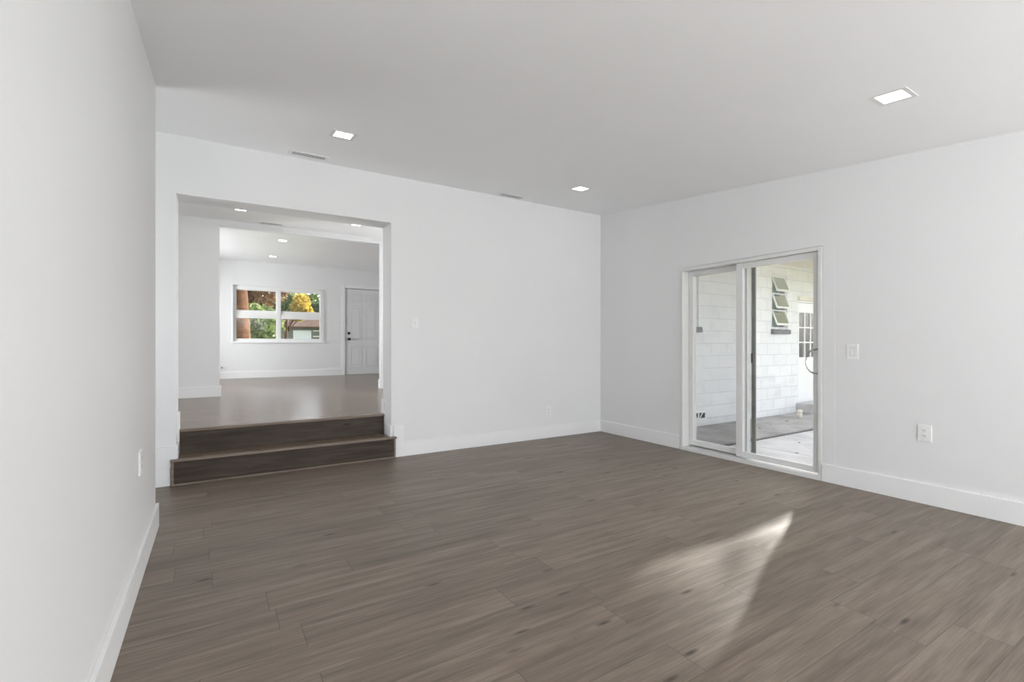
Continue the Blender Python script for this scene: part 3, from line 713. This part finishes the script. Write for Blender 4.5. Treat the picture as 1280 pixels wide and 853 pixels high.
# ------------------------------------------------------------------ beyond the far window
def tree(name, loc, h, r_trunk, crown, mat, lb, n=1500, leaf=0.16, group=None, bark='bark'):
    """crown: list of (dx, dy, dz, rx, ry, rz)"""
    r = empty(name, loc, lb, 'tree')
    tops = [Vector(c[:3]) for c in crown]
    mb = MB()
    pts, rad = [], []
    for k in range(9):
        t = k / 8; pts.append((0.12 * r_trunk * math.sin(5 * t), 0.12 * r_trunk * math.cos(4 * t), h * t)); rad.append(r_trunk * (1.15 - 0.5 * t + 0.05 * math.sin(9 * t)))
    mb.tube(pts, rad, 14)
    for t in tops:
        a = Vector((0, 0, h * 0.6)); mb.tube([a, a.lerp(t, 0.5) + Vector((0, 0, 0.15)), t], [r_trunk * 0.4, r_trunk * 0.25, r_trunk * 0.1], 7)
    mb.build('trunk', bark, r, True)
    bm = bmesh.new()
    for (dx, dy, dz, rx, ry, rz) in crown:
        for _ in range(n // len(crown)):
            v = Vector((random.gauss(0, 1), random.gauss(0, 1), random.gauss(0, 1))).normalized() * (random.random() ** 0.4)
            p = Vector((dx + v.x * rx, dy + v.y * ry, dz + v.z * rz))
            q = Matrix.Rotation(random.uniform(0, 6.28), 3, 'Z') @ Matrix.Rotation(random.uniform(-1.2, 1.2), 3, 'X') @ Matrix.Rotation(random.uniform(0, 6.28), 3, 'Y')
            s = leaf * random.uniform(0.6, 1.3)
            vs = [bm.verts.new(p + q @ Vector(c) * s) for c in ((-1, 0, 0), (0, -0.42, 0.08), (1, 0, 0), (0, 0.42, 0.08))]
            bm.faces.new(vs)
    me = bpy.data.meshes.new('foliage'); bm.to_mesh(me); bm.free(); me.materials.append(M[mat])
    o = bpy.data.objects.new('foliage', me); COL.objects.link(o); o.parent = r
    return r
G = -0.25
tree('tree', (0.40, 15.4, G), 6.0, 0.385, [(0.2, 0, 6.6, 2.2, 2.0, 1.2), (-1.2, 0.4, 6.8, 1.6, 1.6, 1.0)], 'leaf_deep', 'thick brown tree trunk close outside the far window', 1200)
tree('tree', (1.7, 27.0, G), 3.0, 0.14, [(0, 0, 2.3, 1.3, 1.2, 1.2), (-0.8, 0, 1.4, 1.0, 1.0, 1.2), (0.5, 0.3, 1.0, 0.8, 0.9, 0.9)], 'leaf_green', 'bushy green tree behind the brown trunk, seen through the far window', 2600, 0.20)
tree('tree', (2.2, 38.0, G), 5.5, 0.2, [(0, 0, 5.2, 2.2, 1.6, 1.3), (1.5, 0, 6.4, 1.6, 1.5, 1.2), (-1.6, 0, 6.4, 1.6, 1.4, 1.4)], 'leaf_brown', 'rusty brown tree above the bushy green one, through the far window', 2600, 0.26)
tree('tree', (5.0, 44.0, G), 4.0, 0.15, [(1.2, 0, 4.9, 0.75, 0.8, 0.9), (0.9, 0, 3.9, 0.6, 0.7, 0.5), (1.7, 0.2, 4.2, 0.5, 0.6, 0.5), (0.7, 0, 4.4, 0.4, 0.5, 0.5)], 'leaf_yellow', 'bright yellow leaved tree before the brown roofed house', 1500, 0.20)
tree('tree', (4.75, 47.5, G), 6.5, 0.22, [(-0.2, 0, 7.4, 1.1, 1.0, 1.2), (0.4, 0, 6.6, 0.9, 0.8, 0.8)], 'leaf_brown', 'pale trunked tree between the bushy green and yellow trees', 900, 0.2)
tree('tree', (14.6, 75.0, G), 6.0, 0.3, [(0, 0, 6.0, 3.2, 2.0, 2.6), (-2.6, 0, 5.8, 2.2, 1.8, 2.0), (2.5, 0, 7.5, 2.5, 2.0, 2.2)], 'leaf_deep', 'dark green tree standing behind the brown roofed house', 3000, 0.34)
tree('tree', (10.6, 84.0, G), 7.0, 0.3, [(-1.5, 0, 7.4, 3.0, 2.0, 2.6), (2.0, 0, 7.8, 3.2, 2.0, 2.8), (-3.4, 0, 6.0, 2.2, 2.0, 2.6)], 'leaf_green', 'tall green tree far behind the brown roofed house', 3600, 0.42)
tree('tree', (-3.0, 90.0, G), 6.0, 0.3, [(0, 0, 5.0, 4.0, 2.0, 4.4), (7, 0, 6.5, 4.5, 2.0, 3.6), (-5, 0, 5.0, 4.0, 2.0, 4.4)], 'leaf_deep', 'broad dark tree far off behind the rusty and yellow trees', 3600, 0.5)
tree('tree', (16.5, 7.2, G), 8.5, 0.25, [(0, 0, 10.2, 2.6, 2.6, 1.7), (0.5, -2.0, 10.3, 2.4, 2.0, 1.6), (0.3, 2.0, 10.4, 2.2, 2.0, 1.6)], 'leaf_green', 'tall unseen tree added beyond the block wall to break up the sun patch', 3600, 0.2)  # unseen, placed so its crown thins the sun on the floor
# neighbour house
hb = empty('house', (10.5, 60, G), 'grey green house with brown roof and pale garage door beyond the far window', 'house')
sub(MB().box(6.9, 16.5, 60, 68, G, 3.25), 'house_wall', 'siding', hb)
mb = MB().prism([(59.4, 3.15), (59.4, 3.3), (64, 5.2), (68.6, 3.3), (68.6, 3.15)], 'X', 6.4, 17.0)
sub(mb, 'roof', 'shingle', hb)
gd = sub(MB().box(7.55, 9.5, 59.94, 60.02, G, 2.85), 'garage_door', 'garage', hb)
for z0, z1 in ((2.75, 2.87), (2.1, 2.22), (1.3, 1.42), (0.5, 0.62)):
    sub(MB().box(9.7, 16.5, 59.9, 60.0, z0, z1), 'siding_band', 'eave', hb)
struct(MB().box(-2.5, 4.7, YF + 0.18, 13.45, 3.13, 3.2), 'shading_overhang', 'eave', 'pale unseen eave, its depth set to shade the far window', 'roof')  # unseen eave, made deep to keep direct sun off the far window
